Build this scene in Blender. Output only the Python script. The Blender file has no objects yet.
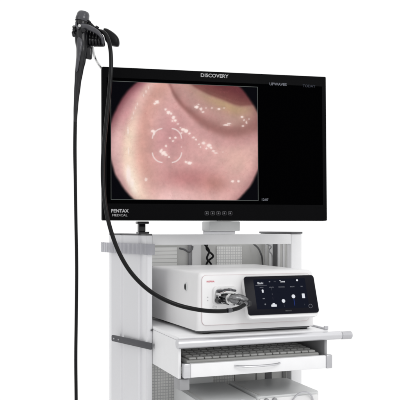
import bpy, bmesh, math, random
from mathutils import Matrix, Vector, noise
random.seed(7)
C = bpy.context.scene.collection
R = math.radians

# ------------------------------------------------------------------ camera
FPX, HZ, H = 760.0, 228.0, 1.25          # focal length in photo pixels, horizon row, eye height
cam_d = bpy.data.cameras.new('camera')
cam = bpy.data.objects.new('camera', cam_d); C.objects.link(cam)
cam.location = (0, 0, H); cam.rotation_euler = (R(90), 0, 0)
cam_d.sensor_width = 36; cam_d.lens = 36 * FPX / 400
cam_d.shift_y = (HZ - 200) / 400
cam_d.clip_start = .05; cam_d.clip_end = 200
bpy.context.scene.camera = cam

# ------------------------------------------------------------------ world: white photo studio
w = bpy.data.worlds.new('World'); bpy.context.scene.world = w; w.use_nodes = True
nt = w.node_tree; nt.nodes.clear()
N = nt.nodes.new; L = nt.links.new
out = N('ShaderNodeOutputWorld'); bg = N('ShaderNodeBackground'); L(bg.outputs[0], out.inputs[0])
tc = N('ShaderNodeTexCoord'); sp = N('ShaderNodeSeparateXYZ'); L(tc.outputs['Generated'], sp.inputs[0])
def mrange(src, a, b, c, d):
    m = N('ShaderNodeMapRange'); m.interpolation_type = 'SMOOTHSTEP'
    m.inputs['From Min'].default_value = a; m.inputs['From Max'].default_value = b
    m.inputs['To Min'].default_value = c; m.inputs['To Max'].default_value = d
    L(src, m.inputs['Value']); return m.outputs[0]
yb = mrange(sp.outputs['Y'], -.15, .45, .92, 1.0)      # studio is darker behind the camera
xb = mrange(sp.outputs['X'], -.95, -.45, .62, 1.0)     # and at its left side
zb = mrange(sp.outputs['Z'], .3, .9, 1.0, 1.25)        # bright ceiling
m1 = N('ShaderNodeMath'); m1.operation = 'MULTIPLY'; L(yb, m1.inputs[0]); L(xb, m1.inputs[1])
m2 = N('ShaderNodeMath'); m2.operation = 'MULTIPLY'; L(m1.outputs[0], m2.inputs[0]); L(zb, m2.inputs[1])
m3 = N('ShaderNodeMath'); m3.operation = 'MULTIPLY'; L(m2.outputs[0], m3.inputs[0]); m3.inputs[1].default_value = 1.04
bg.inputs['Color'].default_value = (1, 1, 1, 1); L(m3.outputs[0], bg.inputs['Strength'])

# ------------------------------------------------------------------ studio lamps
def area(name, loc, target, size, power, sy=None):
    d = bpy.data.lights.new(name, 'AREA'); d.energy = power; d.size = size
    if sy: d.shape = 'RECTANGLE'; d.size_y = sy
    o = bpy.data.objects.new(name, d); C.objects.link(o); o.location = loc
    o.rotation_euler = (Vector(target) - Vector(loc)).to_track_quat('-Z', 'Y').to_euler()
area('key_softbox', (1.5, -.3, 2.7), (0, 2.2, 1.1), 1.3, 24)
area('fill_softbox', (-2.2, .4, 2.1), (0, 2.2, 1.0), .7, 5, 1.6)

sc = bpy.context.scene
sc.render.engine = 'CYCLES'; sc.cycles.filter_width = 2.0
sc.view_settings.view_transform = 'Standard'; sc.view_settings.look = 'None'
sc.view_settings.exposure = 0.0; sc.view_settings.gamma = 1
sc.render.resolution_x = 1024; sc.render.resolution_y = 1024

# ------------------------------------------------------------------ materials
def lin(c):
    return tuple((x/12.92 if x <= .04045 else ((x+.055)/1.055)**2.4) for x in (v/255 for v in c))
def mat(name, col, rough=.45, metal=0, spec=.5, var=.03, vscale=30, bump=0, bscale=400, coat=0, trans=0, alpha=1, ior=1.45, stretch=None):
    m = bpy.data.materials.new(name); m.use_nodes = True
    t = m.node_tree; b = t.nodes['Principled BSDF']
    b.inputs['Roughness'].default_value = rough; b.inputs['Metallic'].default_value = metal
    b.inputs['Specular IOR Level'].default_value = spec; b.inputs['Coat Weight'].default_value = coat
    b.inputs['Transmission Weight'].default_value = trans; b.inputs['Alpha'].default_value = alpha
    b.inputs['IOR'].default_value = ior
    co = t.nodes.new('ShaderNodeTexCoord'); mp = t.nodes.new('ShaderNodeMapping')
    if stretch: mp.inputs['Scale'].default_value = stretch
    t.links.new(co.outputs['Object'], mp.inputs[0])
    n = t.nodes.new('ShaderNodeTexNoise'); n.inputs['Scale'].default_value = vscale; n.inputs['Detail'].default_value = 4
    t.links.new(mp.outputs[0], n.inputs['Vector'])
    r = t.nodes.new('ShaderNodeMapRange'); r.inputs['To Min'].default_value = 1-var; r.inputs['To Max'].default_value = 1+var
    r.inputs['From Min'].default_value = .3; r.inputs['From Max'].default_value = .7
    t.links.new(n.outputs[0], r.inputs['Value'])
    v = t.nodes.new('ShaderNodeVectorMath'); v.operation = 'SCALE'; v.inputs[0].default_value = col
    t.links.new(r.outputs[0], v.inputs['Scale']); t.links.new(v.outputs[0], b.inputs['Base Color'])
    rr = t.nodes.new('ShaderNodeMapRange'); rr.inputs['To Min'].default_value = max(.02, rough-.05); rr.inputs['To Max'].default_value = rough+.06
    t.links.new(n.outputs[0], rr.inputs['Value']); t.links.new(rr.outputs[0], b.inputs['Roughness'])
    if bump:
        n2 = t.nodes.new('ShaderNodeTexNoise'); n2.inputs['Scale'].default_value = bscale
        t.links.new(co.outputs['Object'], n2.inputs['Vector'])
        bp = t.nodes.new('ShaderNodeBump'); bp.inputs['Strength'].default_value = bump; bp.inputs['Distance'].default_value = .0006
        t.links.new(n2.outputs[0], bp.inputs['Height']); t.links.new(bp.outputs[0], b.inputs['Normal'])
    return m
M = {}
M['white'] = mat('white_powder_coat', (.80, .80, .81), .4, bump=.15, var=.015)
M['column'] = mat('column_profile', (.74, .74, .76), .30, metal=.3, spec=.5, var=.004, vscale=3)
M['shell'] = mat('console_shell', (.74, .735, .74), .35, bump=.1, var=.012)
M['shell_front'] = mat('console_front', (.80, .795, .80), .3, var=.01)
M['alu'] = mat('brushed_aluminium', (.62, .62, .64), .32, metal=.75, var=.05, stretch=(.05, 8, 8))
M['alu_end'] = mat('aluminium_end', (.50, .50, .52), .35, metal=.6, var=.05)
M['grey'] = mat('grey_plastic', (.30, .30, .31), .5, bump=.2, var=.04)
M['midgrey'] = mat('mid_grey_panel', (.60, .60, .585), .5, var=.05)
M['darkgrey'] = mat('dark_grey_trim', (.10, .10, .105), .45, var=.05)
M['strap'] = mat('strap_grey', (.075, .075, .083), .55, bump=.3, var=.08)
M['black'] = mat('black_rubber', (.004, .004, .0045), .38, spec=.18, bump=.2, var=.1)
M['cord'] = mat('black_cord', (.004, .004, .0045), .25, spec=.2, var=.1)
M['bezel'] = mat('monitor_bezel', (.0022, .0022, .0026), .45, spec=.035, var=.05)
M['glass'] = mat('screen_glass', (.0006, .0006, .0008), .4, spec=.0, var=.02)
M['tabglass'] = mat('tablet_glass', (.005, .005, .009), .2, spec=.10, var=.02)
M['body'] = mat('scope_body', (.0060, .0060, .0075), .2, spec=.45, bump=.1, var=.15, vscale=60)
M['bodylight'] = mat('scope_grey', (.042, .042, .050), .18, spec=.7, bump=.08, var=.15, vscale=50)
M['chrome'] = mat('steel', (.62, .62, .62), .18, metal=1, var=.05)
M['connector'] = mat('connector_metal', (.17, .17, .175), .25, metal=.8, var=.35, vscale=120)
M['key'] = mat('keyboard_key', (.40, .40, .39), .5, var=.08)
M['keycase'] = mat('keyboard_case', (.36, .36, .35), .5, var=.05)
M['unit'] = mat('unit_top', (.60, .61, .61), .32, var=.015, bump=.1)
M['unit_front'] = mat('unit_front', (.72, .72, .72), .35, var=.015)
M['red'] = mat('red_print', (.62, .12, .16), .5, var=.05)
M['floor'] = mat('studio_floor', (.8, .8, .8), .6, var=.01)
M['clear'] = mat('clear_plastic', (.62, .62, .66), .12, trans=.55, var=.02, ior=1.35)
def emis(name, col, strength=1.0):
    m = bpy.data.materials.new(name); m.use_nodes = True; t = m.node_tree; b = t.nodes['Principled BSDF']
    b.inputs['Base Color'].default_value = (.001, .001, .001, 1); b.inputs['Roughness'].default_value = .4
    b.inputs['Specular IOR Level'].default_value = 0
    n = t.nodes.new('ShaderNodeTexNoise'); n.inputs['Scale'].default_value = 40
    r = t.nodes.new('ShaderNodeMapRange'); r.inputs['To Min'].default_value = strength*.92; r.inputs['To Max'].default_value = strength*1.05
    t.links.new(n.outputs[0], r.inputs['Value']); t.links.new(r.outputs[0], b.inputs['Emission Strength'])
    b.inputs['Emission Color'].default_value = (*lin(col), 1)
    return m
M['ewhite'] = emis('lit_white', (225, 228, 235)); M['egrey'] = emis('lit_grey', (120, 122, 130)); M['eline'] = emis('lit_frame', (96, 100, 98))
M['edim'] = emis('lit_dim', (62, 64, 72)); M['eblue'] = emis('lit_blue', (22, 25, 37)); M['edeep'] = emis('lit_deep_blue', (40, 60, 130))
M['print'] = mat('white_print', (.36, .36, .37), .5, var=.03)
M['printdim'] = mat('grey_print', (.10, .10, .11), .5, var=.03)

# perforated / ruled panels: small real-size pattern of the sheet itself
def grid_mat(name, base, line, pu, pz, wl):
    m = bpy.data.materials.new(name); m.use_nodes = True; t = m.node_tree; b = t.nodes['Principled BSDF']
    co = t.nodes.new('ShaderNodeTexCoord'); s = t.nodes.new('ShaderNodeSeparateXYZ'); cb = t.nodes.new('ShaderNodeCombineXYZ')
    t.links.new(co.outputs['Object'], s.inputs[0]); t.links.new(s.outputs['X'], cb.inputs['X']); t.links.new(s.outputs['Z'], cb.inputs['Y'])
    br = t.nodes.new('ShaderNodeTexBrick'); br.offset = 0; br.squash = 1
    br.inputs['Scale'].default_value = 1; br.inputs['Brick Width'].default_value = pu; br.inputs['Row Height'].default_value = pz
    br.inputs['Mortar Size'].default_value = wl; br.inputs['Mortar Smooth'].default_value = .3
    br.inputs['Color1'].default_value = (*base, 1); br.inputs['Color2'].default_value = tuple(x*.96 for x in base)+(1,); br.inputs['Mortar'].default_value = (*line, 1)
    t.links.new(cb.outputs[0], br.inputs['Vector']); t.links.new(br.outputs['Color'], b.inputs['Base Color'])
    b.inputs['Roughness'].default_value = .5
    return m
M['grid'] = grid_mat('perforated_sheet', (.92, .92, .90), (.62, .62, .62), .0088, .0088, .0013)
M['ruled'] = grid_mat('ruled_sheet', (.88, .88, .86), (.5, .5, .49), .5, .0125, .0011)

# ------------------------------------------------------------------ frames
TH = math.asin(.3404)
CART = Matrix.Translation((-.14507, 2.25, H)) @ Matrix.Rotation(math.atan2(.3404, .9403), 4, 'Z')   # u right along the front, v back, z from eye height
EYE = Matrix.Translation((0, 0, H))
def W(px, py, Y): return Vector(((px-200)/FPX*Y, Y, -(py-HZ)/FPX*Y))     # a sight line at a chosen distance, eye frame

def smooth(bm, deg=32):
    bm.normal_update()
    for f in bm.faces: f.smooth = True
    for e in bm.edges:
        if len(e.link_faces) == 2: e.smooth = e.calc_face_angle(0) < R(deg)
def thing(name, label, cat, frame, org, group=None, kind=None):
    o = bpy.data.objects.new(name, None); C.objects.link(o); o.empty_display_size = .05
    f = frame @ Matrix.Translation(org); o.matrix_world = f
    o['label'] = label; o['category'] = cat
    if group: o['group'] = group
    if kind: o['kind'] = kind
    o['_fr'] = 0; del o['_fr']
    FR[o.name] = (frame, f.inverted() @ frame); return o
FR = {}
def part(name, bm, m, par, root, label=None, sm=32, frame=None):
    """mesh given in the thing's frame coordinates; linked under par (thing or part)"""
    smooth(bm, sm)
    me = bpy.data.meshes.new(name); bmesh.ops.recalc_face_normals(bm, faces=bm.faces) if len(bm.faces) else None
    bm.to_mesh(me); bm.free()
    T = FR[root.name][1]
    if frame is not None: T = (FR[root.name][1] @ FR[root.name][0].inverted()) @ frame
    me.transform(T)
    mm = m if isinstance(m, (list, tuple)) else [m]
    for x in mm: me.materials.append(x)
    o = bpy.data.objects.new(name, me); C.objects.link(o); o.parent = par
    if label: o['label'] = label
    return o
def solo(name, label, cat, bm, m, frame, org, group=None, sm=32):
    smooth(bm, sm); me = bpy.data.meshes.new(name); bmesh.ops.recalc_face_normals(bm, faces=bm.faces); bm.to_mesh(me); bm.free()
    me.transform(Matrix.Translation(-Vector(org))); me.materials.append(m)
    o = bpy.data.objects.new(name, me); C.objects.link(o); o.matrix_world = frame @ Matrix.Translation(org)
    o['label'] = label; o['category'] = cat
    if group: o['group'] = group
    return o

# ------------------------------------------------------------------ shape helpers
def box(bm, a, b, bev=0, seg=2, mi=0, T=None):
    t = bmesh.new(); bmesh.ops.create_cube(t, size=1)
    for v in t.verts: v.co = Vector([a[i] + (b[i]-a[i])*(v.co[i]+.5) for i in range(3)])
    if bev: bmesh.ops.bevel(t, geom=list(t.edges), offset=bev, segments=seg, profile=.5, affect='EDGES')
    for f in t.faces: f.material_index = mi
    if T is not None: t.transform(T)
    me = bpy.data.meshes.new('t'); t.to_mesh(me); t.free(); bm.from_mesh(me); bpy.data.meshes.remove(me); return bm
def nb(): return bmesh.new()
def prism(bm, pts, z0, z1, bev=0, mi=0):
    """outline in (u,v), extruded along z"""
    t = bmesh.new(); lo = [t.verts.new((x, y, z0)) for x, y in pts]; hi = [t.verts.new((x, y, z1)) for x, y in pts]
    n = len(pts); t.faces.new(lo[::-1]); t.faces.new(hi)
    for i in range(n): t.faces.new((lo[i], lo[(i+1) % n], hi[(i+1) % n], hi[i]))
    if bev:
        es = [e for e in t.edges if abs(e.verts[0].co.z-e.verts[1].co.z) < 1e-7]
        bmesh.ops.bevel(t, geom=es, offset=bev, segments=2, profile=.5, affect='EDGES')
    for f in t.faces: f.material_index = mi
    me = bpy.data.meshes.new('t'); t.to_mesh(me); t.free(); bm.from_mesh(me); bpy.data.meshes.remove(me); return bm
def rrect(x0, y0, x1, y1, r, n=5):
    out = []
    for cx, cy, a0 in ((x1-r, y1-r, 0), (x0+r, y1-r, 90), (x0+r, y0+r, 180), (x1-r, y0+r, 270)):
        for i in range(n+1):
            a = R(a0+90*i/n); out.append((cx+r*math.cos(a), cy+r*math.sin(a)))
    return out
def slab(bm, pts, d0, d1, T, bev=0, mi=0):
    """outline in (x,z) of plane T, thickness along y"""
    t = bmesh.new(); prism(t, pts, -d1, -d0, bev, mi)
    t.transform(T @ Matrix.Rotation(R(90), 4, 'X'))
    me = bpy.data.meshes.new('t'); t.to_mesh(me); t.free(); bm.from_mesh(me); bpy.data.meshes.remove(me); return bm
def spline(pts, n=12):
    P = [Vector(p) for p in pts]; P = [P[0]*2-P[1]] + P + [P[-1]*2-P[-2]]; o = []
    for i in range(1, len(P)-2):
        for k in range(n):
            t = k/n; a, b, c, d = P[i-1], P[i], P[i+1], P[i+2]
            o.append(.5*((2*b)+(c-a)*t+(2*a-5*b+4*c-d)*t*t+(3*b-3*c+d-a)*t**3))
    o.append(P[-2]); return o
def tube(bm, pts, rad, n=12, seg=12, raw=False, flat=None):
    """tapered tube through pts; rad a number or a list; flat=(axis, k) squashes the section along an axis"""
    if isinstance(rad, (int, float)): rad = [rad]*len(pts)
    if raw: P = [Vector(p) for p in pts]; Rr = rad
    else:
        P = spline(pts, n); Rr = []
        for i in range(len(pts)-1):
            for k in range(n):
                t = k/n; t = t*t*(3-2*t); Rr.append(rad[i]*(1-t)+rad[i+1]*t)
        Rr.append(rad[-1])
    up = Vector((0, 1, 0)); rings = []
    prev = None
    for i, p in enumerate(P):
        d = (P[min(i+1, len(P)-1)]-P[max(i-1, 0)]).normalized()
        a = prev if prev is not None else (up if abs(d.dot(up)) < .9 else Vector((0, 0, 1)))
        a = (a - d*a.dot(d)).normalized(); b = d.cross(a); prev = a
        ring = []
        for k in range(seg):
            q = 2*math.pi*k/seg; o = (a*math.cos(q)+b*math.sin(q))*Rr[i]
            if flat: ax = Vector(flat[0]); o = o - ax*o.dot(ax)*(1-flat[1])
            ring.append(bm.verts.new(p+o))
        rings.append(ring)
    for i in range(len(rings)-1):
        for k in range(seg): bm.faces.new((rings[i][k], rings[i][(k+1) % seg], rings[i+1][(k+1) % seg], rings[i+1][k]))
    bm.faces.new(rings[0][::-1]); bm.faces.new(rings[-1]); return bm
def cyl(bm, p, q, r, r2=None, seg=24, bev=0):
    r2 = r if r2 is None else r2; p, q = Vector(p), Vector(q); d = (q-p)
    if bev:
        e = d.normalized()*bev
        return tube(bm, [p, p+e, q-e, q], [r-bev, r, r2, r2-bev], seg=seg, raw=True)
    return tube(bm, [p, q], [r, r2], seg=seg, raw=True)
def text(s, size, T, root, par, m, name='lettering', bold=0, ext=.0002, align='CENTER', label=None, sx=1):
    cu = bpy.data.curves.new('t', 'FONT'); cu.body = s; cu.size = size; cu.extrude = ext; cu.offset = bold
    cu.align_x = align; cu.align_y = 'CENTER'; cu.resolution_u = 3
    o = bpy.data.objects.new('t', cu); C.objects.link(o)
    bpy.context.view_layer.update()
    me = bpy.data.meshes.new_from_object(o.evaluated_get(bpy.context.evaluated_depsgraph_get()))
    bpy.data.objects.remove(o); bm = bmesh.new(); bm.from_mesh(me); bpy.data.meshes.remove(me)
    bm.transform(T @ Matrix.Rotation(R(90), 4, 'X') @ Matrix.Scale(sx, 4, (1, 0, 0)))
    return part(name, bm, m, par, root, label=label, sm=10)

# ================================================================== setting: floor (below the frame)
bm = nb(); box(bm, (-3, -.2, -.05), (3, 4.2, 0))
fl = bpy.data.meshes.new('floor'); bm.to_mesh(fl); bm.free(); fl.materials.append(M['floor'])
fo = bpy.data.objects.new('floor', fl); C.objects.link(fo); fo['kind'] = 'structure'

# ================================================================== the cart
cart = thing('equipment_cart', 'white medical equipment cart with faceted left column and work shelf, carrying the monitor and console', 'cart', CART, (.23, .05, -H))
ZB = -1.14                                                                   # underside of the columns
# left column: faceted aluminium profile, wedge section
def col_profile():
    A, B = Vector((.0, -.001)), Vector((-.055, .300)); d = B-A; nrm = Vector((-d.y, d.x)).normalized()
    if nrm.x > 0: nrm = -nrm
    o = []
    for t, b in ((0, 0), (.012, .010), (.03, .0128), (.195, .0062), (.205, .0125), (.49, .0190), (.50, .0145), (.515, .0138), (.595, .0128), (.61, .0165), (.80, .0195), (.815, .0155), (.83, .0160), (.97, .0050), (1, 0)):
        o.append(tuple(A + d*t + nrm*b))
    o += [(.003, .300), (.003, -.001)]
    return o
prof = col_profile()
part('side_column', prism(nb(), prof, ZB, -.0225), M['column'], cart, cart, label='faceted pale grey left column', sm=12)
part('column_cap', prism(nb(), [(x*1.02 if x < 0 else x, y) for x, y in prof], -.0222, -.0175, .0012), M['darkgrey'], cart, cart, label='thin dark cap on the left column')
# right column
bm = box(nb(), (.4610, 0, ZB), (.4997, .240, -.0185), .004, 3)
rc = part('side_column', bm, M['white'], cart, cart, label='plain white right column')
bm = nb()
for v0 in (.028, .060, .165, .195, .225): box(bm, (.4575, v0, -1.0), (.4607, v0+.012, -.05), .001, 1)
part('rib', bm, M['midgrey'], rc, cart)
part('groove_strip', box(nb(), (.4570, .098, -1.0), (.4607, .128, -.05), .001, 1), M['darkgrey'], rc, cart)
bm = box(nb(), (.4600, -.002, -.0182), (.501, .243, -.0120), .0015, 2)
part('column_cap', bm, M['darkgrey'], cart, cart, label='dark cap on the right column')
# top
part('top_crossbar', box(nb(), (.0035, -.001, -.0505), (.4607, .022, -.0190), .002, 2), M['white'], cart, cart)
part('rear_crossbar', box(nb(), (.0035, .2145, -.060), (.4607, .235, -.0240), .001, 1), M['white'], cart, cart)
# back wall, built of upright panels
bw = part('back_panel', box(nb(), (.0035, .206, -1.12), (.4607, .214, -.032)), M['midgrey'], cart, cart)
def sheet(u0, u1, z0, z1, m, nm, lab=None, v=.2055, th=.006): part(nm, box(nb(), (u0, v-th, z0), (u1, v, z1), .001, 1), m, bw, cart, label=lab)
sheet(.045, .147, -.130, -.062, M['ruled'], 'ruled_sheet')
sheet(.287, .3775, -.150, -.060, M['grid'], 'perforated_sheet')
lb = part('lower_back_panel', box(nb(), (.0035, .060, -.570), (.4600, .066, -.404), .001, 1), M['unit_front'], cart, cart)
def lsheet(u0, u1, m, nm): part(nm, box(nb(), (u0, .0545, -.5695), (u1, .0595, -.4045), .0008, 1), m, lb, cart)
lsheet(.006, .155, M['grid'], 'perforated_sheet'); lsheet(.157, .203, M['unit_front'], 'blank_sheet'); lsheet(.205, .288, M['grid'], 'perforated_sheet')
lsheet(.291, .361, M['midgrey'], 'grey_sheet'); lsheet(.367, .395, M['midgrey'], 'grey_sheet'); lsheet(.396, .418, M['darkgrey'], 'dark_sheet'); lsheet(.419, .455, M['midgrey'], 'grey_sheet')
part('back_post', box(nb(), (.196, .190, -1.12), (.228, .2055, -.052), .002, 2), M['unit_front'], cart, cart)
part('back_post', box(nb(), (.186, .196, -.50), (.1955, .2055, -.052), .001, 1), M['grey'], cart, cart, label='dark strip beside the pale back post')
part('back_post', box(nb(), (.452, .180, -1.12), (.4565, .2055, -.40), .001, 1), M['white'], cart, cart)

# work shelf
sh = part('work_shelf', box(nb(), (.0045, -.250, -.3005), (.4530, .2, -.2905), .002, 2), M['white'], cart, cart)
bm = nb(); cyl(bm, (-.004, -.257, -.3065), (.490, -.257, -.3065), .0135, .0115, seg=28, bev=.002)
part('shelf_grip', bm, M['alu'], cart, cart, label='round aluminium grip along the shelf front')
bm = nb(); cyl(bm, (.4902, -.257, -.3075), (.5232, -.257, -.3075), .0112, .0115, seg=28, bev=.002)
part('grip_end', bm, M['alu_end'], cart, cart)
part('shelf_lip', box(nb(), (.4455, -.246, -.2903), (.4525, .05, -.2855), .001, 1), M['alu'], sh, cart)
part('lip_stop', box(nb(), (.440, -.252, -.2900), (.4526, -.2465, -.2795), .001, 1), M['alu_end'], sh, cart)
# drawer housing
part('drawer_housing', box(nb(), (.0045, -.244, -.402), (.0125, .199, -.3010), .001, 1), M['white'], cart, cart, label='left cheek of the keyboard drawer')
part('drawer_housing', box(nb(), (.4445, -.244, -.396), (.4525, .199, -.3010), .001, 1), M['grey'], cart, cart, label='right cheek of the keyboard drawer')
dr = part('drawer', box(nb(), (.014, -.246, -.372), (.4440, .10, -.367), .001, 1), M['grey'], cart, cart)
part('drawer_front', box(nb(), (.0335, -.262, -.3975), (.4395, -.2465, -.3610), .002, 2), M['white'], dr, cart)
part('end_cap', box(nb(), (.0135, -.264, -.3985), (.0332, -.2465, -.3595), .003, 2), M['alu'], dr, cart, label='left end cap of the drawer front')
part('end_cap', box(nb(), (.4398, -.264, -.3985), (.4590, -.2465, -.3595), .003, 2), M['alu_end'], dr, cart, label='right end cap of the drawer front')
part('drawer_back', box(nb(), (.014, .0, -.366), (.4440, .004, -.325), .001, 1), M['darkgrey'], dr, cart)
bm = nb(); hp = [(.1600, -.2625, -.3725), (.1640, -.272, -.3725), (.185, -.281, -.3730), (.226, -.285, -.3735), (.267, -.281, -.3730), (.288, -.272, -.3725), (.292, -.2625, -.3725)]
tube(bm, hp, [.0028, .0034, .004, .004, .004, .0034, .0028], flat=((0, 0, 1), .75))
part('drawer_handle', bm, M['alu'], dr, cart)
part('runner_bracket', box(nb(), (.006, -.250, -.4320), (.0345, -.20, -.4030), .002, 2), M['grey'], cart, cart)
# lower shelf, base and castors
part('lower_shelf', box(nb(), (.0045, -.262, -.585), (.4607, .2, -.570), .003, 2), M['white'], cart, cart)
part('cart_base', box(nb(), (-.055, -.285, -1.19), (.515, .315, -1.1405), .012, 3), M['white'], cart, cart)
for cu_, cv in ((-.02, -.25), (.48, -.25), (-.02, .28), (.48, .28)):
    bm = nb(); cyl(bm, (cu_-.012, cv, -1.2195), (cu_+.012, cv, -1.2195), .030, seg=24, bev=.004)
    cs = part('castor', bm, M['darkgrey'], cart, cart)
    bm = nb(); box(bm, (cu_-.018, cv-.012, -1.215), (cu_-.014, cv+.012, -1.19), .001, 1); box(bm, (cu_+.014, cv-.012, -1.215), (cu_+.018, cv+.012, -1.19), .001, 1)
    part('fork', bm, M['grey'], cs, cart)
# clear ribbed band round the left column
A, B = Vector((.004, -.016)), Vector((-.068, .330)); d = B-A; nrm = Vector((-d.y, d.x)).normalized(); nrm = nrm if nrm.x < 0 else -nrm
bm = nb(); o_, i_ = [], []
for k in range(81):
    t = k/80; b = .0235*math.sin(math.pi*t)**.22 + .0009*math.cos(t*math.pi*30+2*math.sin(t*9))
    p = A+d*t+nrm*b; o_.append(tuple(p)); p = A+d*t+nrm*(b-.004); i_.append(tuple(p))
prism(bm, o_+i_[::-1], -.079, -.047)
part('clear_band', bm, M['clear'], cart, cart, label='clear ribbed plastic band round the left column', sm=60)
# strap bar and its screws
P0, P1 = Vector((.0035, -.022, -.3470)), Vector((-.0640, .190, -.3470))
dd = (P1-P0).normalized(); nn = Vector((dd.y, -dd.x, 0)); nn = nn if nn.x < 0 else -nn
P0 = P0 + nn*.006; P1 = P1 + nn*.006
bm = nb(); T = Matrix.Translation(P0) @ Matrix(((dd.x, -nn.x, 0, 0), (dd.y, -nn.y, 0, 0), (0, 0, 1, 0), (0, 0, 0, 1)))
slab(bm, rrect(0, -.0095, (P1-P0).length, .0095, .003), -.006, 0, T, bev=.001)
sb = part('side_strap', bm, M['strap'], cart, cart, label='dark grey flat strap across the left column')
for q in (.018, .045):
    p = P0 + dd*((P1-P0).length-q); bm = nb(); cyl(bm, p+nn*.0055, p+nn*.009, .0025, seg=12); part('screw', bm, M['alu'], sb, cart)
bm = nb(); cyl(bm, (.0045, -.018, -.347), (.012, -.018, -.347), .0085, seg=18, bev=.001); part('strap_hinge', bm, M['alu_end'], sb, cart)
bm = nb(); cyl(bm, (.001, -.004, -.30), (.001, -.004, -.305), .003, seg=12); part('screw', bm, M['darkgrey'], cart, cart)

# black bracket standing on the left column
bm = nb()
box(bm, (-.036, .004, -.0170), (-.004, .034, -.0110), .001, 1)
box(bm, (-.034, .008, -.0112), (-.014, .028, .0125), .002, 2)
box(bm, (-.039, .004, .0120), (-.0045, .032, .0195), .002, 2)
solo('cable_clip', 'small black cable clip standing on top of the left column', 'clip', bm, M['body'], CART, (-.02, .018, -.017))

# monitor arm
arm = thing('monitor_mount', 'short light grey mount on the cart top bar holding the monitor', 'mount', CART, (.21, .012, -.0185))
bm = nb(); prism(bm, [(.165, .002), (.270, .002), (.262, .020), (.172, .020)], -.0185, -.0098, .001)
part('foot_plate', bm, M['alu'], arm, arm)
bm = box(nb(), (.166, -.050, -.0095), (.266, .016, .0205), .004, 3)
part('tilt_block', bm, M['unit'], arm, arm)
bm = box(nb(), (.185, -.128, .0210), (.245, -.03, .20), .01, 3)
part('upright', bm, M['unit'], arm, arm)

# ================================================================== power cables hanging behind
def pc(nm, lab, pts, r, m='black', fr=CART): 
    bm = nb(); tube(bm, pts, r, n=8, seg=10); return solo(nm, lab, 'cable', bm, M[m], fr, pts[0])
pc('power_cable', 'black cable looping behind the console beside the pale back post', [(.250, .192, -.052), (.243, .180, -.070), (.262, .170, -.092), (.248, .186, -.112), (.238, .194, -.15)], .0034)
pc('signal_cable', 'black cable crossing the other one beside the pale back post', [(.236, .185, -.052), (.250, .176, -.075), (.240, .170, -.100), (.262, .188, -.122), (.262, .190, -.16)], .0034)
pc('plugged_cable', 'short dark plugged cable left of the pale back post', [(.150, .185, -.066), (.164, .175, -.070), (.178, .172, -.078), (.190, .178, -.070), (.194, .182, -.060)], .0036, 'darkgrey')
pc('grey_cable', 'dark cable dropping at the right rear corner under the top bar', [(.412, .185, -.052), (.424, .170, -.068), (.432, .165, -.088), (.444, .182, -.104), (.450, .19, -.14)], .0030, 'darkgrey')
pc('thin_cable', 'thin cable hanging on the right column inner ribs', [(.444, .150, -.052), (.452, .130, -.062), (.440, .12, -.075), (.446, .11, -.09), (.45, .115, -.13)], .0024, 'grey')

# ================================================================== keyboard in the drawer
kb = thing('keyboard', 'grey keyboard lying in the open drawer under the work shelf', 'keyboard', CART, (.23, -.17, -.3668))
part('case', box(nb(), (.030, -.238, -.3666), (.430, -.100, -.3555), .003, 2), M['keycase'], kb, kb)
bm0 = None
rows = [(-.2335, 17), (-.203, 18), (-.178, 18), (-.153, 18), (-.126, 17)]
for rv, n in rows:
    wk = .384/n
    for i in range(n):
        u0 = .038 + i*wk
        part('key', box(nb(), (u0+.0010, rv, -.3549), (u0+wk-.0010, rv+.0225, -.3490+(rv+.228)*.05), .002, 1), M['key'], kb, kb)

# ================================================================== processor console
con = thing('video_processor', 'white endoscopy processor console with tilted touch panel, standing on the work shelf', 'medical device', CART, (.25, -.06, -.2904))
ux0, ux1, vf, vr, z0, z1 = .065, .4230, -.225, .178, -.2800, -.1205
bm = nb(); t = bmesh.new()
prism(t, rrect(ux0, vf, ux1, vr, .012, 6), z0, z1)
for v in t.verts:                                                           # flanks lean in a little towards the top
    k = (v.co.z-z0)/(z1-z0)
    v.co.x += (.004 if v.co.x < .25 else -.004)*k
    if v.co.x < .25: v.co.x -= .020*(v.co.y-vf)/(vr-vf)
es = [e for e in t.edges if abs(e.verts[0].co.z-e.verts[1].co.z) < 1e-7 and e.verts[0].co.z > -.15]
bmesh.ops.bevel(t, geom=es, offset=.012, segments=4, profile=.5, affect='EDGES')
me = bpy.data.meshes.new('t'); t.to_mesh(me); t.free(); bm.from_mesh(me)
hous = part('housing', bm, M['shell'], con, con, sm=40)
part('base_shadow_plate', prism(nb(), rrect(ux0+.006, vf+.006, ux1-.006, vr-.006, .018, 5), -.2855, -.2803), M['darkgrey'], con, con) .name = 'underside'  # plate coloured dark to stand in for the contact shadow under the console
for fu, fv in ((.100, -.20), (.400, -.20), (.100, .09), (.400, .09)):
    bm = nb(); cyl(bm, (fu, fv, -.2904), (fu, fv, -.2856), .011, seg=18); part('foot', bm, M['black'], con, con)
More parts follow.
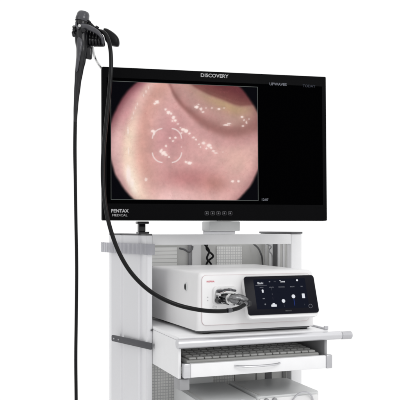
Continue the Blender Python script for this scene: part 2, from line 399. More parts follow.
# inset front fascia with thin red-grey outline
bm = nb(); PF = Matrix.Translation((0, vf, 0))
slab(bm, rrect(.0780, -.2640, .404, -.1290, .012, 6), .0005, .0030, PF @ Matrix.Rotation(R(180), 4, 'Z') @ Matrix.Scale(-1, 4, (1, 0, 0)))
fas = part('fascia', bm, M['shell_front'], con, con)
bm = nb()
def outline(bm, pts, w_, y0, y1):
    n = len(pts); Q = []
    cx = sum(p[0] for p in pts)/n; cy = sum(p[1] for p in pts)/n
    for i, p in enumerate(pts):
        a = Vector(pts[i-1]); b = Vector(pts[(i+1) % n]); d = (b-a).normalized(); nr = Vector((d.y, -d.x))
        Q.append(Vector(p)+nr*w_)
    vs = [[bm.verts.new((*(c_),)) for c_ in ((pts[i][0], y0, pts[i][1]), (Q[i][0], y0, Q[i][1]), (Q[i][0], y1, Q[i][1]), (pts[i][0], y1, pts[i][1]))] for i in range(n)]
    for i in range(n):
        a, b = vs[i], vs[(i+1) % n]
        for k in range(4): bm.faces.new((a[k], a[(k+1) % 4], b[(k+1) % 4], b[k]))
outline(bm, rrect(.0780, -.2640, .404, -.1290, .012, 6), .0006, vf-.0033, vf-.0005)
part('trim_line', bm, mat('trim', (.62, .50, .51), .5), fas, con)
TP = lambda u, z, dv=-.0034: Matrix.Translation((u, vf+dv, z))
text('INSPIRA', .0066, TP(.1020, -.1460), con, fas, M['red'], bold=.00006, label='small red lettering on the console front')
text('o', .006, TP(.094, -.188), con, fas, M['grey'], name='symbol'); text('o', .006, TP(.094, -.197), con, fas, M['grey'], name='symbol')
# oval side button, on the left flank
bm = nb(); cyl(bm, (ux0-.0058, -.138, -.1655), (ux0+.006, -.138, -.1655), .0095, seg=24, bev=.001)
for v in bm.verts: v.co.y = -.138+(v.co.y+.138)*.75
part('side_button', bm, M['black'], hous, con)
bm = nb(); cyl(bm, (ux0-.0050, -.138, -.1655), (ux0+.006, -.138, -.1655), .0115, seg=24)
for v in bm.verts: v.co.y = -.138+(v.co.y+.138)*.8
part('button_ring', bm, M['unit'], hous, con)
# socket plate
bm = nb(); slab(bm, rrect(.108, -.2085, .176, -.160, .009, 6), .0, .010, Matrix.Translation((0, vf-.0130, 0)), bev=.002)
skt = part('socket_plate', bm, M['unit_front'], con, con)
bm = nb(); slab(bm, rrect(.113, -.2065, .170, -.167, .007, 6), .0, .006, Matrix.Translation((0, vf-.0180, 0)), bev=.001)
part('socket_rim', bm, M['connector'], skt, con)
bm = nb(); slab(bm, rrect(.124, -.1705, .154, -.1655, .0020, 4), .0, .004, Matrix.Translation((0, vf-.0165, 0)))
part('latch', bm, M['black'], skt, con)

# tilted touch panel
tilt = math.atan2(.036, .104)
TB = Matrix.Translation((.1935, -.280, -.2360)) @ Matrix.Rotation(-tilt, 4, 'X')       # x along the panel, z up the panel, -y towards the viewer
tw, th_ = .2145, .1085
bm = nb(); slab(bm, rrect(.000, -.0085, tw+.0, th_-.004, .010, 6), .0045, .022, TB, bev=.003)
tab = part('panel_shell', bm, M['shell_front'], con, con)
bm = nb(); slab(bm, rrect(0, 0, tw, th_, .007, 6), -.0, .0043, TB, bev=.001)
tg = part('touch_panel', bm, M['tabglass'], tab, con)
bm = nb(); box(bm, (.205, -.244, -.238), (.398, -.2285, -.170), .006, 2); part('panel_neck', bm, M['shell'], tab, con)
S = lambda x, z, dy=-.0006: TB @ Matrix.Translation((x*tw, dy, z*th_))
bm = nb(); slab(bm, rrect(.125*tw, .14*th_, .865*tw, .92*th_, .002, 3), -.0003, -.0001, TB)
part('display', bm, M['eblue'], tg, con)
def ov(m, nm, *shapes):
    bm = nb()
    for s in shapes:
        if s[0] == 'r': slab(bm, rrect(s[1]*tw, s[2]*th_, s[3]*tw, s[4]*th_, .0008, 2), -.0007, -.0004, TB)
        else:
            x, z, r = s[1]*tw, s[2]*th_, s[3]
            slab(bm, [(x+r*math.cos(a*math.pi/9), z+r*math.sin(a*math.pi/9)) for a in range(18)], -.0007, -.0004, TB)
    return part(nm, bm, m, tg, con)
ov(M['ewhite'], 'slider_knob', ('c', .365, .25, .0045), ('r', .327, .195, .403, .25))
ov(M['ewhite'], 'slider_knob', ('c', .508, .335, .0052)); ov(M['ewhite'], 'slider_knob', ('c', .660, .445, .0055)); ov(M['ewhite'], 'slider_knob', ('r', .785, .39, .825, .51))
ov(M['ewhite'], 'icon', ('c', .235, .625, .0028), ('r', .222, .57, .248, .60)); ov(M['egrey'], 'icon', ('r', .22, .40, .25, .425)); ov(M['egrey'], 'icon', ('c', .245, .265, .0022))
ov(M['edim'], 'slider_track', ('r', .362, .62, .368, .70), ('r', .358, .50, .370, .54), ('r', .362, .38, .366, .44))
ov(M['edeep'], 'slider_track', ('r', .656, .20, .664, .38)); ov(M['edim'], 'slider_track', ('r', .505, .18, .511, .28)); ov(M['edim'], 'slider_track', ('r', .80, .20, .806, .24))
ov(M['ewhite'], 'icon', ('r', .735, .845, .760, .89)); ov(M['egrey'], 'icon', ('r', .34, .835, .36, .865)); ov(M['edim'], 'icon', ('r', .41, .84, .44, .865))
ov(M['egrey'], 'heading_rule', ('r', .145, .755, .305, .763))
text('Basic', .0088, S(.218, .815), con, tg, M['ewhite'], bold=.00008); text('Tone', .0080, S(.53, .845), con, tg, M['ewhite'], bold=.00008)
for x, s in ((.225, 'AUTO'), (.365, 'COLOR'), (.51, 'ENHANCE'), (.665, 'BRIGHT'), (.80, 'IRIS')):
    text(s, .0040, S(x, .70), con, tg, M['egrey'], name='caption')
text('PENTAX', .0050, S(.56, .075, -.0004), con, tg, M['printdim'])
bm = nb(); cx, cz = .885*tw, .175*th_
outline(bm, [(cx+.0050*math.cos(a*math.pi/12), cz+.0050*math.sin(a*math.pi/12)) for a in range(24)], .0009, -.0006, -.0002); bm.transform(TB)
part('home_button', bm, M['egrey'], tg, con)

# ================================================================== two lower units
def unit(label, u0, u1, v0, v1, zt, arcx, knobs):
    t = thing('pump_unit', label, 'medical device', CART, ((u0+u1)/2, (v0+v1)/2, -.5699))
    bm = nb(); b2 = bmesh.new(); prism(b2, rrect(u0, v0, u1, v1, .010, 5), -.563, zt, .004)
    me = bpy.data.meshes.new('t'); b2.to_mesh(me); b2.free(); bm.from_mesh(me)
    part('housing', bm, M['unit'], t, t, sm=40)
    bm = nb(); slab(bm, rrect(u0+.006, -.558, u1-.006, zt-.006, .006, 4), 0, .004, Matrix.Translation((0, v0-.0045, 0)), bev=.001); fp = part('front_panel', bm, M['unit_front'], t, t)
    bm = nb(); slab(bm, rrect(u0+.012, zt+.0003, u0+.020, zt+.0010, .0002, 1), 0, v1-v0-.03, Matrix.Translation((0, v0+.012, 0))); part('top_groove', bm, M['midgrey'], t, t)
    bm = nb(); q = [(arcx+.034*math.cos(a*math.pi/12), v0-.006-.010*math.sin(a*math.pi/12), zt-.030+.036*math.sin(a*math.pi/12)) for a in range(13)]
    tube(bm, q, .0024, n=2, seg=8); part('handle', bm, M['alu_end'], fp, t)
    for ku in knobs:
        bm = nb(); cyl(bm, (ku, v0-.005, zt-.011), (ku, v0-.014, zt-.011), .0065, seg=18, bev=.001); part('knob', bm, M['grey'], fp, t)
    for fu in (u0+.02, u1-.02):
        for fv in (v0+.02, v1-.02):
            bm = nb(); cyl(bm, (fu, fv, -.5699), (fu, fv, -.5635), .008, seg=12); part('foot', bm, M['black'], t, t)
unit('left of the two low grey units on the lower shelf, without knobs', .064, .2240, -.268, -.015, -.468, .172, ())
unit('low grey unit with two dark knobs, right one on the lower shelf', .2370, .4330, -.236, -.020, -.468, .374, (.262, .287))
bm = nb(); box(bm, (.098, -.005, -.5699), (.196, .045, -.448), .003, 2); box(bm, (.11, -.0062, -.50), (.13, -.0045, -.48), .0004, 1)
solo('power_box', 'pale grey box standing behind the left low unit under the drawer', 'box', bm, M['unit'], CART, (.14, .02, -.5699))

# ================================================================== monitor
MON = EYE @ Matrix.Translation((-.2635, 2.05, .0210)) @ Matrix.Rotation(.2194, 4, 'Z') @ Matrix.Rotation(-.0220, 4, 'X')
MW, MH = .6455, .4168
mon = thing('monitor', 'wide black flat monitor showing a pink tissue image, above the cart', 'monitor', MON, (MW/2, .02, 0))
I4 = Matrix.Identity(4)
bm = nb(); slab(bm, rrect(0, 0, MW, MH, .003, 3), .0, .030, I4, bev=.0015)
bz = part('bezel', bm, M['bezel'], mon, mon)
bm = nb(); slab(bm, rrect(.10, .03, MW-.10, MH-.06, .02, 4), 0.0302, .055, I4, bev=.006); part('back_cover', bm, M['bezel'], mon, mon)
bm = nb(); slab(bm, rrect(.0125, .0455, MW-.0125, MH-.0290, .001, 2), -.0006, -.0001, I4)
scr = part('screen', bm, M['glass'], mon, mon)
# plane inverse: photo pixel -> monitor plane
Minv = MON.inverted()
def mp_(px, py):
    o = Minv @ Vector((0, 0, H)); q = Minv @ (EYE @ W(px, py, 1)); d = q-o; t = (-.0007-o.y)/d.y; r = o+d*t; return r.x, r.z
xa, za = mp_(111.0, 80.6); xb_, _ = mp_(257.3, 88); _, zbm = mp_(184, 199.8); _, zt_ = mp_(184, 84.2)
x0, x1, zz0, zz1 = xa, xb_, zbm, zt_

# the displayed endoscopic picture: colours computed point by point
def sm(a, b, x):
    t = max(0, min(1, (x-a)/(b-a))); return t*t*(3-2*t)
def mix(a, b, t): return tuple(a[i]*(1-t)+b[i]*t for i in range(3))
def poly(pts, x):
    if x <= pts[0][0]: return pts[0][1]
    for i in range(len(pts)-1):
        (a, b), (c, d) = pts[i], pts[i+1]
        if x <= c:
            m0 = (d-pts[i-1][1])/(c-pts[i-1][0]) if i else (d-b)/(c-a)
            m1 = (pts[i+2][1]-b)/(pts[i+2][0]-a) if i+2 < len(pts) else (d-b)/(c-a)
            h = c-a; t = (x-a)/h; t2 = t*t; t3 = t2*t
            return (2*t3-3*t2+1)*b+(t3-2*t2+t)*h*m0+(-2*t3+3*t2)*d+(t3-t2)*h*m1
    return pts[-1][1]
FOLD = [(160, 70), (168, 84), (174, 97), (182, 109), (192, 118), (204, 126), (216, 132), (230, 135.5), (244, 134), (260, 129)]     # dark crease
LUM = [(150, 60), (186, 80), (194, 86), (206, 91.5), (218, 97), (230, 102.5), (240, 105), (250, 104), (262, 101)]                  # upper edge of the yellow fold
CREAM = [(80, 152), (90, 146), (105, 138), (120, 132), (140, 128.5), (160, 128), (175, 130), (190, 134), (205, 139)]              # y -> x of the pale ridge
GL = [(157, 102, 1.7, 1.3, 1), (155, 103.6, 1.2, .8, .8), (165.5, 109.5, 1.0, .9, .8), (168.5, 112.5, 1.6, 1.4, 1), (171, 113.5, .9, 1.0, .8), (173.5, 117.5, 1.4, 1.6, .9), (175.3, 120.4, 1.2, 1, .9), (172.5, 121, .8, .8, .6), (178, 124, 1, .9, .5),
      (153, 131.2, 1.7, 1.2, 1), (154, 133.5, .9, 1.6, .7), (183, 129.5, 1.7, 1.1, 1), (186, 131, 1.7, 1.5, 1), (189.5, 133.5, 1, .8, .8), (181.5, 133, .8, .7, .6), (180.5, 127.5, .7, .7, .6), (170, 138, .8, .8, .8), (175.5, 137.6, 1, .9, .9), (173, 141, 1, .8, .7), (166, 146, 1.0, .9, .8),
      (161.5, 150, 1, .9, .9), (163.5, 153, 2.2, 1.7, 1), (160.6, 151.3, 1, 1, .9), (166, 155, 1.3, 1, .8), (169, 157, .9, .8, .8), (186, 162, 1.1, .9, .8), (189.7, 163, 1.9, 1.3, 1), (193.5, 137.5, 1.3, .9, .7), (196, 139.5, .8, .8, .7),
      (199, 144.3, .9, .8, .6), (203.5, 143, 1.4, 1.2, .8), (209, 145.5, 2.0, 1.3, .9), (206.5, 148.5, .9, .8, .8), (211, 148, 1.1, .9, .8), (213.5, 151, 1.3, .8, .7), (200.5, 147, .7, .7, .5), (216, 153, 1.5, .8, .5),
      (196.5, 107, 1.7, 1.2, 1), (201, 109, 1.1, 1.4, .7), (203, 112, 1.2, .8, .6), (198.5, 104.5, .9, .6, .5), (206, 108, .9, .7, .4), (212, 108, .8, .7, .5), (219, 109, 1.3, .8, .8), (224, 108, .9, .6, .4), (242, 117, 1.2, .9, .8), (226.5, 125, 2.8, .7, .8), (229, 123.5, 1.6, .6, .7), (246.5, 122.5, .8, 1.2, .6), (243, 126, 1, .8, .6), (244, 120, .8, .8, .5), (249, 119, .6, .6, .5),
      (232.5, 181.3, 1.3, 1.0, .85), (238.5, 181.3, 1.1, .9, .8), (146, 179.5, 1.3, 1.5, .6), (128, 131, .6, 3.0, .6), (128.5, 151, .6, 3, .5), (148.5, 87.5, .7, 1.3, .4), (146, 91.5, .7, 1.4, .4), (143.5, 95.5, .6, 1.3, .35), (137.3, 104, .6, 1.2, .4), (135.6, 108, .6, 1.4, .4), (133.5, 113, .6, 1.5, .35), (132, 118, .6, 1.2, .3), (128.5, 175, 1.7, 7, .85), (132, 183, 1.6, 3.5, .5), (181.5, 147, .5, .5, .5), (223, 152, .5, .4, .5)]
rg = random.Random(5)
for _g in list(GL):
    if _g[4] > .6 and _g[3] < 3:
        for _k in range(0): GL.append((_g[0]+rg.gauss(0, 2.2), _g[1]+rg.gauss(0, 1.8), rg.uniform(.35, .7), rg.uniform(.3, .6), rg.uniform(.3, .65)))
def fbm(x, y, s, seed=0):
    return noise.fractal(Vector((x*s, y*s, seed)), 1.0, 2.1, 4)
def tissue(px, py):
    # round vignette of the optic
    ex = px-186.0; ey = py-142.3; r = math.hypot(ex, ey)
    wx = px + 1.3*noise.noise(Vector((px*.035, py*.035, 3))); wy = py + 1.3*noise.noise(Vector((px*.035, py*.035, 9)))
    c = (214, 168, 163)
    c = mix(c, (196, 144, 145), .9*math.exp(-(((wx-168)/26)**2+((wy-135)/26)**2)))
    c = mix(c, (224, 180, 178), .7*math.exp(-(((wx-152)/12)**2+((wy-115)/22)**2)))
    c = mix(c, (186, 124, 124), .8*math.exp(-(((wx-190-.35*(wy-178))/30)**2+((wy-178)/12)**2)))
    c = mix(c, (180, 126, 116), .7*math.exp(-(((wx-214)/13)**2+((wy-184)/9)**2)))
    c = mix(c, (222, 180, 168), .8*math.exp(-(((wx-238)/18)**2+((wy-160)/17)**2)))
    c = mix(c, (240, 200, 196), .9*math.exp(-(((wx-165)/34)**2+((wy-200)/10)**2)))
    c = mix(c, (226, 180, 174), .7*math.exp(-(((wx-222)/22)**2+((wy-202)/6)**2)))
    # left pale ridge, pinker flank, shaded trough beside it
    rx = poly(CREAM, wy); dxr = wx-rx
    c = mix(c, (208, 156, 142), .7*sm(-2, 12, dxr)*(1-sm(12, 34, dxr))*(1-sm(165, 190, wy)*.6))
    c = mix(c, (240, 212, 192), (.75*sm(100, 140, wy)+.3)*math.exp(-((dxr-1)/(5.6+.07*max(0, wy-110)))**2))
    c = mix(c, (253, 242, 226), .85*sm(160, 176, wy)*math.exp(-((dxr+1)/4.5)**2)*(1-sm(186, 205, wy)))
    c = mix(c, (232, 192, 188), .85*(1-sm(-12, -2, dxr))*sm(110, 140, wy))
    c = mix(c, (196, 142, 146), .7*(1-sm(-9, -1, dxr))*(1-sm(110, 140, wy)))
    # folds on the right
    fy = poly(FOLD, wx); above = fy-wy
    if wx > 160:
        band = mix((176, 130, 126), (190, 148, 142), sm(0, 20, above))
        band = mix(band, (178, 144, 120), .7*math.exp(-((wx-232-.5*(wy-108))/26)**2)*math.exp(-((wy-poly(LUM, wx)-7)/9)**2))
        band = mix(band, (184, 156, 116), .6*math.exp(-(((wx-228)/24)**2+((wy-poly(LUM, wx)-5)/5)**2)))
        band = mix(band, (172, 130, 124), .6*math.exp(-(((wx-172)/8)**2+((wy-92)/10)**2)))
        band = mix(band, (192, 160, 148), .6*math.exp(-(((wx-236)/16)**2+((wy-122)/6)**2)))
        a = sm(-4.0-.06*max(0, wx-185), 5.0+.08*max(0, wx-185), above); c = mix(c, band, a)
        dark = math.exp(-((above-3.5)/(3.6+.11*max(0, wx-185)))**2)*sm(160, 176, wx)
        c = mix(c, (138, 92, 86), .6*dark)
        c = mix(c, (196, 146, 146), .45*math.exp(-((above+7)/6)**2)*sm(185, 205, wx))
        lum = poly(LUM, wx)-wy
        c = mix(c, mix((122, 74, 70), (104, 54, 56), sm(2, 14, lum)), sm(-4.4, 4.0, lum)*sm(180, 190, wx))
        c = mix(c, (120, 72, 66), .55*math.exp(-((lum-.4)/1.6)**2)*sm(184, 196, wx))
    # mottling and fine capillaries
    n1 = fbm(px, py, .09, 5); n2 = fbm(px, py, .32, 11)
    k = 1+.06*n1+.03*n2; c = (c[0]*k, c[1]*(k-.012*n1), c[2]*(k-.008*n1))
    rd = abs(fbm(px, py, .11, 21)); c = mix(c, (178, 100, 104), .16*(1-sm(0, .035, rd)))
    for gx, gy, ga, gb, gi in GL:
        ga2, gb2 = ga*.90, gb*.90
        q = ((px-gx)/ga2)**2+((py-gy)/gb2)**2
        if q < 16:
            n3 = fbm(px, py, .75, 31)
            q = q*(1+.4*n3)+.45*n3
            c = mix(c, (255, 244, 238), gi*(1-sm(.0, 3.2, q)))
            c = mix(c, (240, 206, 198), .34*gi*math.exp(-max(q, 0)/5.0))
    # reticle: four rounded corners
    hx, hy, hs, cr = 167.0, 145.5, 14.6, 10.5
    ax, ay = abs(px-hx), abs(py-hy)
    if ax > 4.6 and ay > 7.0 and ax < hs+1 and ay < 17.8:
        ry = ay-2.4; dx = ax-(hs-cr); dy = ry-(hs-cr)
        dist = math.hypot(max(dx, 0), max(dy, 0))-cr if (dx > 0 or dy > 0) else -9
        c = mix(c, (240, 226, 222), .72*(1-sm(.35, 1.0, abs(dist))))
    # rim
    edge = 1-sm(75.5, 79.3, r + .8*fbm(px, py, .05, 2))
    rimc = mix((88, 30, 40), (150, 96, 98), .6)
    ins = sm(62, 80, r)
    left = sm(0, 40, -ex)*sm(-10, 40, -ey)
    c = mix(c, (96, 44, 54), min(1, ins*ins*(.32+.55*left)))
    c = mix((2, 2, 3), c, edge)
    return lin([max(0, min(255, v)) for v in c])
GX, GY = 366, 300
me = bpy.data.meshes.new('tissue_picture')
vs, fs, cols = [], [], []
o = Vector((0, 0, H))
for j in range(GY+1):
    for i in range(GX+1):
        x = x0+(x1-x0)*i/GX; z = zz0+(zz1-zz0)*j/GY
        vs.append((x, -.0008, z)); p = EYE.inverted() @ (MON @ Vector((x, -.0008, z)))
        cols.extend((*tissue(200+FPX*p.x/p.y, HZ-FPX*p.z/p.y), 1))
fs = [(j*(GX+1)+i, j*(GX+1)+i+1, (j+1)*(GX+1)+i+1, (j+1)*(GX+1)+i) for j in range(GY) for i in range(GX)]
me.from_pydata(vs, [], fs); ca = me.color_attributes.new('picture', 'FLOAT_COLOR', 'POINT'); ca.data.foreach_set('color', cols)
me.transform(FR[mon.name][1])
pm = bpy.data.materials.new('displayed_picture'); pm.use_nodes = True; t = pm.node_tree; b = t.nodes['Principled BSDF']
at_ = t.nodes.new('ShaderNodeAttribute'); at_.attribute_name = 'picture'; t.links.new(at_.outputs['Color'], b.inputs['Emission Color'])
b.inputs['Emission Strength'].default_value = 1; b.inputs['Base Color'].default_value = (.002, .002, .003, 1); b.inputs['Specular IOR Level'].default_value = 0; b.inputs['Roughness'].default_value = .5
me.materials.append(pm); po = bpy.data.objects.new('tissue_picture', me); C.objects.link(po); po.parent = scr
bm = nb(); g = .0011
for a, b_ in (((x0-g, zz0-g), (x1+g, zz0)), ((x0-g, zz1), (x1+g, zz1+g)), ((x0-g, zz0), (x0, zz1)), ((x1, zz0), (x1+g, zz1))):
    box(bm, (a[0], -.0012, a[1]), (b_[0], -.0007, b_[1]))
part('picture_border', bm, M['eline'], scr, mon)
def mt(s, px, py, hpx, m, par, nm='lettering', sx=1.0, bold=0, lab=None, dy=-.0005):
    x, z = mp_(px, py); text(s, hpx/FPX*2.09*1.38, Matrix.Translation((x, dy, z)), mon, par, m, name=nm, sx=sx, bold=bold, label=lab)
mt('DISCOVERY', 214.5, 75.9, 3.7, M['print'], bz, sx=1.08, bold=.0002, lab='white lettering centred on the top bezel')
mt('PENTAX', 119.8, 211.0, 3.3, M['print'], bz, sx=1.0, bold=.0003, lab='white lettering on the lower left of the bezel')
mt('MEDICAL', 119.8, 215.3, 2.4, M['print'], bz, sx=1.10, lab='small white lettering under the larger one')
mt('UPWAVES', 278, 84.4, 2.9, M['egrey'], scr, 'caption', dy=-.0010, bold=.0001, sx=1.05)
mt('TODAY', 309, 86.2, 2.8, M['edim'], scr, 'caption', dy=-.0010, bold=.0001, sx=1.05)
mt('12:07', 264.8, 199.8, 2.5, M['egrey'], scr, 'caption', dy=-.0010, bold=.0001)
for i in range(5):
    x, z = mp_(206.7+i*5.9, 213.2); bm = nb(); s_ = .0048
    pts = rrect(x-s_, z-s_, x+s_, z+s_, .0015, 3); outline(bm, pts, .0006, -.0010, -.0001)
    slab(bm, rrect(x-.002, z-.0022, x+.002, z+.0018, .0005, 2), -.0008, -.0001, I4)
    part('button', bm, M['printdim'], bz, mon)

# ================================================================== scope hanger (steel hook behind the monitor)
hang = thing('scope_hanger', 'steel hanger rod rising behind the monitor with a black hook end that carries the endoscope', 'hanger', EYE, W(150, 118, 2.14))
bm = nb(); rod = [W(92.6, 40, 2.035), W(93.0, 50, 2.045), W(95.2, 58, 2.06), W(99.5, 65.5, 2.10), W(108, 76, 2.125), W(122, 95, 2.14), W(140, 112, 2.14), W(165, 120, 2.145)]
tube(bm, rod, .0034, n=10, seg=12); part('rod', bm, M['chrome'], hang, hang)
Yh = 2.045
def blob(bm, outline_px, Y, depth, inset=.5, bev=.006):
    """solid with real thickness from an outline, rounded front and back"""
    c = [W(px, py, Y) for px, py in spline2(outline_px)]
    n = len(c); cen = sum(c, Vector())/n
    layers = [(-depth/2, .55), (-depth/2+bev*.4, .82), (-depth/2+bev, .96), (0, 1), (depth/2-bev, .96), (depth/2-bev*.4, .82), (depth/2, .55)]
    rg = []
    for dy, k in layers:
        rg.append([bm.verts.new(cen+(p-cen)*k+Vector((0, dy, 0))) for p in c])
    for i in range(len(rg)-1):
        for q in range(n): bm.faces.new((rg[i][q], rg[i][(q+1) % n], rg[i+1][(q+1) % n], rg[i+1][q]))
    bm.faces.new(rg[0][::-1]); bm.faces.new(rg[-1]); return bm
def spline2(pts, n=5):
    m = len(pts); o = []
    for i in range(m):
        a, b, c, d = [Vector(pts[(i+k-1) % m]) for k in range(4)]
        for k in range(n):
            t = k/n; o.append(tuple(.5*((2*b)+(c-a)*t+(2*a-5*b+4*c-d)*t*t+(3*b-3*c+d-a)*t**3)))
    return o
bm = blob(nb(), [(103.5, 30), (106, 28.8), (110, 30.5), (115, 34), (118.5, 38), (119.6, 43), (118.3, 46.3), (114, 46.2), (109, 44.5), (105, 40)], 2.05, .030)
part('hook_pad', bm, M['black'], hang, hang, sm=60)
bm = nb()
for i in range(6):                                                           # ribbed rest under the scope head
    x = 86.5+i*3.1; tube(bm, [W(x-.2, 31+i*.9, 2.032), W(x, 40, 2.022), W(x+.1, 45.5, 2.03)], [.0036, .0042, .0038], n=5, seg=10)
part('ribbed_rest', bm, M['body'], hang, hang)
bm = blob(nb(), [(83, 33), (90, 30), (98, 33), (103, 37), (105, 43), (104, 46.3), (95, 46.4), (86, 47.2), (82.5, 44)], 2.045, .024, bev=.004)
part('rest_body', bm, M['black'], hang, hang, sm=60)

# ================================================================== endoscope
sc_ = thing('endoscope', 'black flexible endoscope hanging at upper left, its cord looping down to the console', 'endoscope', EYE, W(80, 50, 2.02))
Y = 2.02
bm = nb(); tube(bm, [W(83.5, 12.8, Y), W(83.3, 14, Y), W(82.6, 18, Y), W(81.5, 24, Y), W(81.2, 32, Y), W(81.5, 40, Y), W(82.0, 50, Y), W(81, 60, Y), W(79.3, 70, Y), W(77.6, 85, Y), W(76.0, 105, Y), W(75.2, 122, Y)],
     [.010, .0145, .0165, .0165, .0185, .0175, .0150, .0132, .0112, .0086, .0062, .0048], n=6, seg=22)
cb_ = part('control_body', bm, M['body'], sc_, sc_, sm=60)
bm = nb(); tube(bm, [W(83.8, 11.9, Y), W(83.7, 12.6, Y), W(83.2, 15, Y-.001), W(82.3, 19, Y-.002), W(81.8, 21, Y-.002)], [.0105, .0140, .0168, .0182, .0172], n=4, seg=22)
part('end_cap', bm, M['bodylight'], cb_, sc_, sm=60)
bm = blob(nb(), [(77.4, 38), (80.6, 37), (82.8, 42), (81.8, 50), (79.8, 60), (78, 70), (75.8, 71), (76.3, 58), (76.6, 46)], Y-.016, .010, bev=.004)
part('grip_face', bm, M['bodylight'], cb_, sc_, sm=60)
bm = blob(nb(), [(84.5, 47.5), (88, 46.5), (92, 47.5), (92.3, 53), (91.6, 59), (88, 59.3), (84.2, 57)], Y+.006, .018, bev=.004)
part('channel_port', bm, M['body'], cb_, sc_, sm=60)
for kx, ky, kr, ks in ((72.6, 28.3, .0072, .012), (72.0, 34.2, .0080, .014)):
    bm = nb(); p = W(kx, ky, Y-.004); q = W(kx+7, ky-1.0, Y); cyl(bm, p, q, kr, kr*.9, seg=18, bev=.0022)
    part('angulation_knob', bm, M['body'], cb_, sc_)
bm = nb(); cyl(bm, W(79.4, 25.8, Y-.026), W(80.4, 26.2, Y-.008), .0042, .0058, seg=16, bev=.001); part('valve_button', bm, M['chrome'], cb_, sc_)
bm = nb(); cyl(bm, W(83.6, 30.5, Y-.027), W(84.0, 30.5, Y-.008), .0052, .0062, seg=16, bev=.001); part('valve_button', bm, M['body'], cb_, sc_)
# shoulder pieces over the head
bm = nb(); tube(bm, [W(86, 21.5, Y+.006), W(89.5, 25.5, Y+.004), W(94.5, 29.0, Y+.002), W(99, 31.0, Y+.002)], [.0085, .0090, .0068, .0050], n=5, seg=14); part('cord_shoulder', bm, M['black'], cb_, sc_, sm=60)
bm = nb(); tube(bm, [W(82, 26.5, Y-.012), W(87, 27.2, Y-.016), W(93, 29.6, Y-.018), W(98.5, 33.2, Y-.018), (W(102.2, 38, Y-.016)), W(103.4, 43.5, Y-.012)], [.0085, .0078, .0066, .0056, .0048, .0042], n=6, seg=16)
part('cord_boot', bm, M['bodylight'], cb_, sc_, sm=60)
# cords
bm = nb(); cp = [W(99, 31, Y), W(103.2, 32.2, 2.01), W(106.6, 36, 2.005), W(109.2, 43, 2.0), W(110.9, 55, 1.995), W(110.9, 72, 1.99), W(108.6, 100, 1.985), W(105.4, 130, 1.98), W(103.2, 155, 1.975), W(103.0, 182, 1.97), W(105.6, 207, 1.96), W(111.0, 231, 1.94), W(120, 254.5, 1.92), W(133, 275, 1.90), W(152, 292.5, 1.89), W(175, 304, 1.89), W(200, 310, 1.91), W(222, 311.2, 1.945), W(237, 308.6, 1.98), W(244.8, 304.5, 2.005)]
tube(bm, cp, .0055, n=10, seg=14); part('universal_cord', bm, M['cord'], sc_, sc_)
bm = nb(); tp = [W(75.2, 122, Y), W(74.9, 150, Y), W(75.4, 185, Y), W(76.0, 225, Y), W(76.7, 270, Y), W(76.2, 320, Y), W(75.8, 360, Y), W(76.2, 410, Y), W(76.5, 520, Y), W(84, 575, Y+.01), W(92, 640, Y+.03)]
tube(bm, tp, [.0048]*2+[.0044]*9, n=10, seg=12); part('insertion_tube', bm, M['cord'], sc_, sc_)
# plug in the console socket
CE = EYE.inverted() @ CART
def cw(u, v, z): return CE @ Vector((u, v, z))
bm = nb(); cyl(bm, cw(.138, -.242, -.187), cw(.144, -.276, -.189), .0185, .0165, seg=24, bev=.002); pg = part('connector', bm, M['connector'], sc_, sc_)
for k in range(10):
    a = k*math.pi/5; bm = nb(); dz, du = .0178*math.sin(a), .0178*math.cos(a)
    cyl(bm, cw(.139+du, -.247, -.187+dz), cw(.143+du*.93, -.272, -.189+dz*.93), .0022, seg=8); part('grip_ridge', bm, M['body'], pg, sc_)
bm = nb(); tube(bm, [cw(.140, -.268, -.188), cw(.152, -.279, -.189), cw(.170, -.283, -.193), cw(.188, -.288, -.202), W(245.6, 303.6, 2.0)], [.0125, .0150, .0140, .0105, .0058], n=6, seg=18)
part('connector_boot', bm, M['connector'], pg, sc_, sm=60)
bm = nb(); tube(bm, [cw(.118, -.244, -.170), cw(.126, -.268, -.168), cw(.142, -.278, -.167), cw(.158, -.268, -.169), cw(.166, -.244, -.172)], .0034, n=6, seg=10); part('lock_lever', bm, M['bodylight'], pg, sc_)
bm = nb(); cyl(bm, cw(.1165, -.244, -.196), cw(.1165, -.264, -.196), .0085, .0060, seg=16, bev=.001); part('air_nozzle', bm, M['body'], pg, sc_)
bm = nb(); cyl(bm, W(227.5, 310.6, 1.952-.0001), W(231, 310.1, 1.962), .0062, seg=16); part('cord_glint', bm, M['bodylight'], sc_, sc_)  # lighter ring added in place of a light glint on the cord

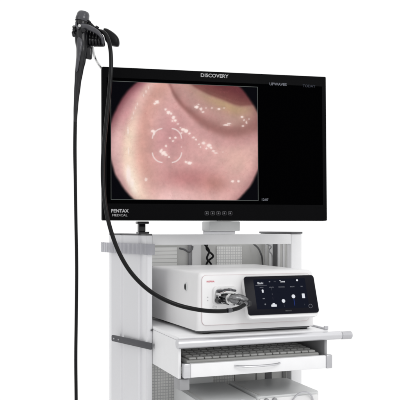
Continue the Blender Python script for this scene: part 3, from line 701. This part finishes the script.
bm = nb(); cyl(bm, cw(.1435, -.2735, -.189), cw(.1445, -.2800, -.1893), .0172, .0168, seg=28, bev=.0012); part('locking_collar', bm, M['chrome'], pg, sc_)
bm = nb(); cyl(bm, cw(.1365, -.2415, -.187), cw(.1370, -.2455, -.187), .0195, .0190, seg=28, bev=.001); part('flange', bm, M['chrome'], pg, sc_)
for k in range(5):
    bm = nb(); a0 = cw(.160+k*.0048, -.2815, -.1915-k*.0018); cyl(bm, a0, a0+(cw(.0018, 0, -.0006)-cw(0, 0, 0)), .0146-k*.0007, seg=20); part('boot_ring', bm, M['body'], pg, sc_)
bm = nb(); cyl(bm, cw(.106, -.2415, -.214), cw(.106, -.258, -.214), .0042, .0035, seg=14, bev=.0008); part('pin', bm, M['chrome'], pg, sc_)
# head of the scope: levers, valve stems, star wheel
for k in range(6):
    a = k*math.pi/3; c0 = W(74.6, 31.2, Y-.004); bm = nb()
    tube(bm, [c0, c0+Vector((0, .0135*math.cos(a), .0135*math.sin(a)))], [.0052, .0038], seg=12, raw=True); part('wheel_lobe', bm, M['body'], cb_, sc_)
bm = nb(); tube(bm, [W(79, 29, Y-.022), W(76.5, 25.5, Y-.020), W(76.0, 22.5, Y-.014)], [.0036, .0030, .0022], n=5, seg=10); part('lock_lever', bm, M['bodylight'], cb_, sc_)
bm = nb(); cyl(bm, W(88.5, 22.6, Y), W(90.0, 21.0, Y), .0046, .0050, seg=16, bev=.001); part('valve_stem', bm, M['body'], cb_, sc_)
bm = nb(); cyl(bm, W(96.5, 28.4, Y), W(97.6, 26.4, Y), .0046, .0054, seg=16, bev=.001); part('valve_stem', bm, M['body'], cb_, sc_)
bm = nb(); cyl(bm, W(82.3, 20.2, Y), W(82.2, 21.2, Y), .0190, seg=24, bev=.0008); part('seal_ring', bm, M['black'], cb_, sc_)

for du, dz, r_ in ((-.022, .008, .0052), (-.022, -.006, .0046), (-.012, .0195, .0044), (.012, .020, .0040), (.020, -.020, .0038)):
    bm = nb(); cyl(bm, cw(.1385+du, -.2425, -.187+dz), cw(.1385+du, -.262, -.187+dz), r_, r_*.85, seg=16, bev=.0008); part('contact_stud', bm, M['chrome'] if du < 0 else M['connector'], pg, sc_)
bm = nb(); tube(bm, [cw(.118, -.262, -.176), cw(.128, -.276, -.172), cw(.146, -.285, -.173), cw(.160, -.283, -.178)], [.0026, .0034, .0034, .0022], n=5, seg=10); part('lock_lever', bm, M['chrome'], pg, sc_)
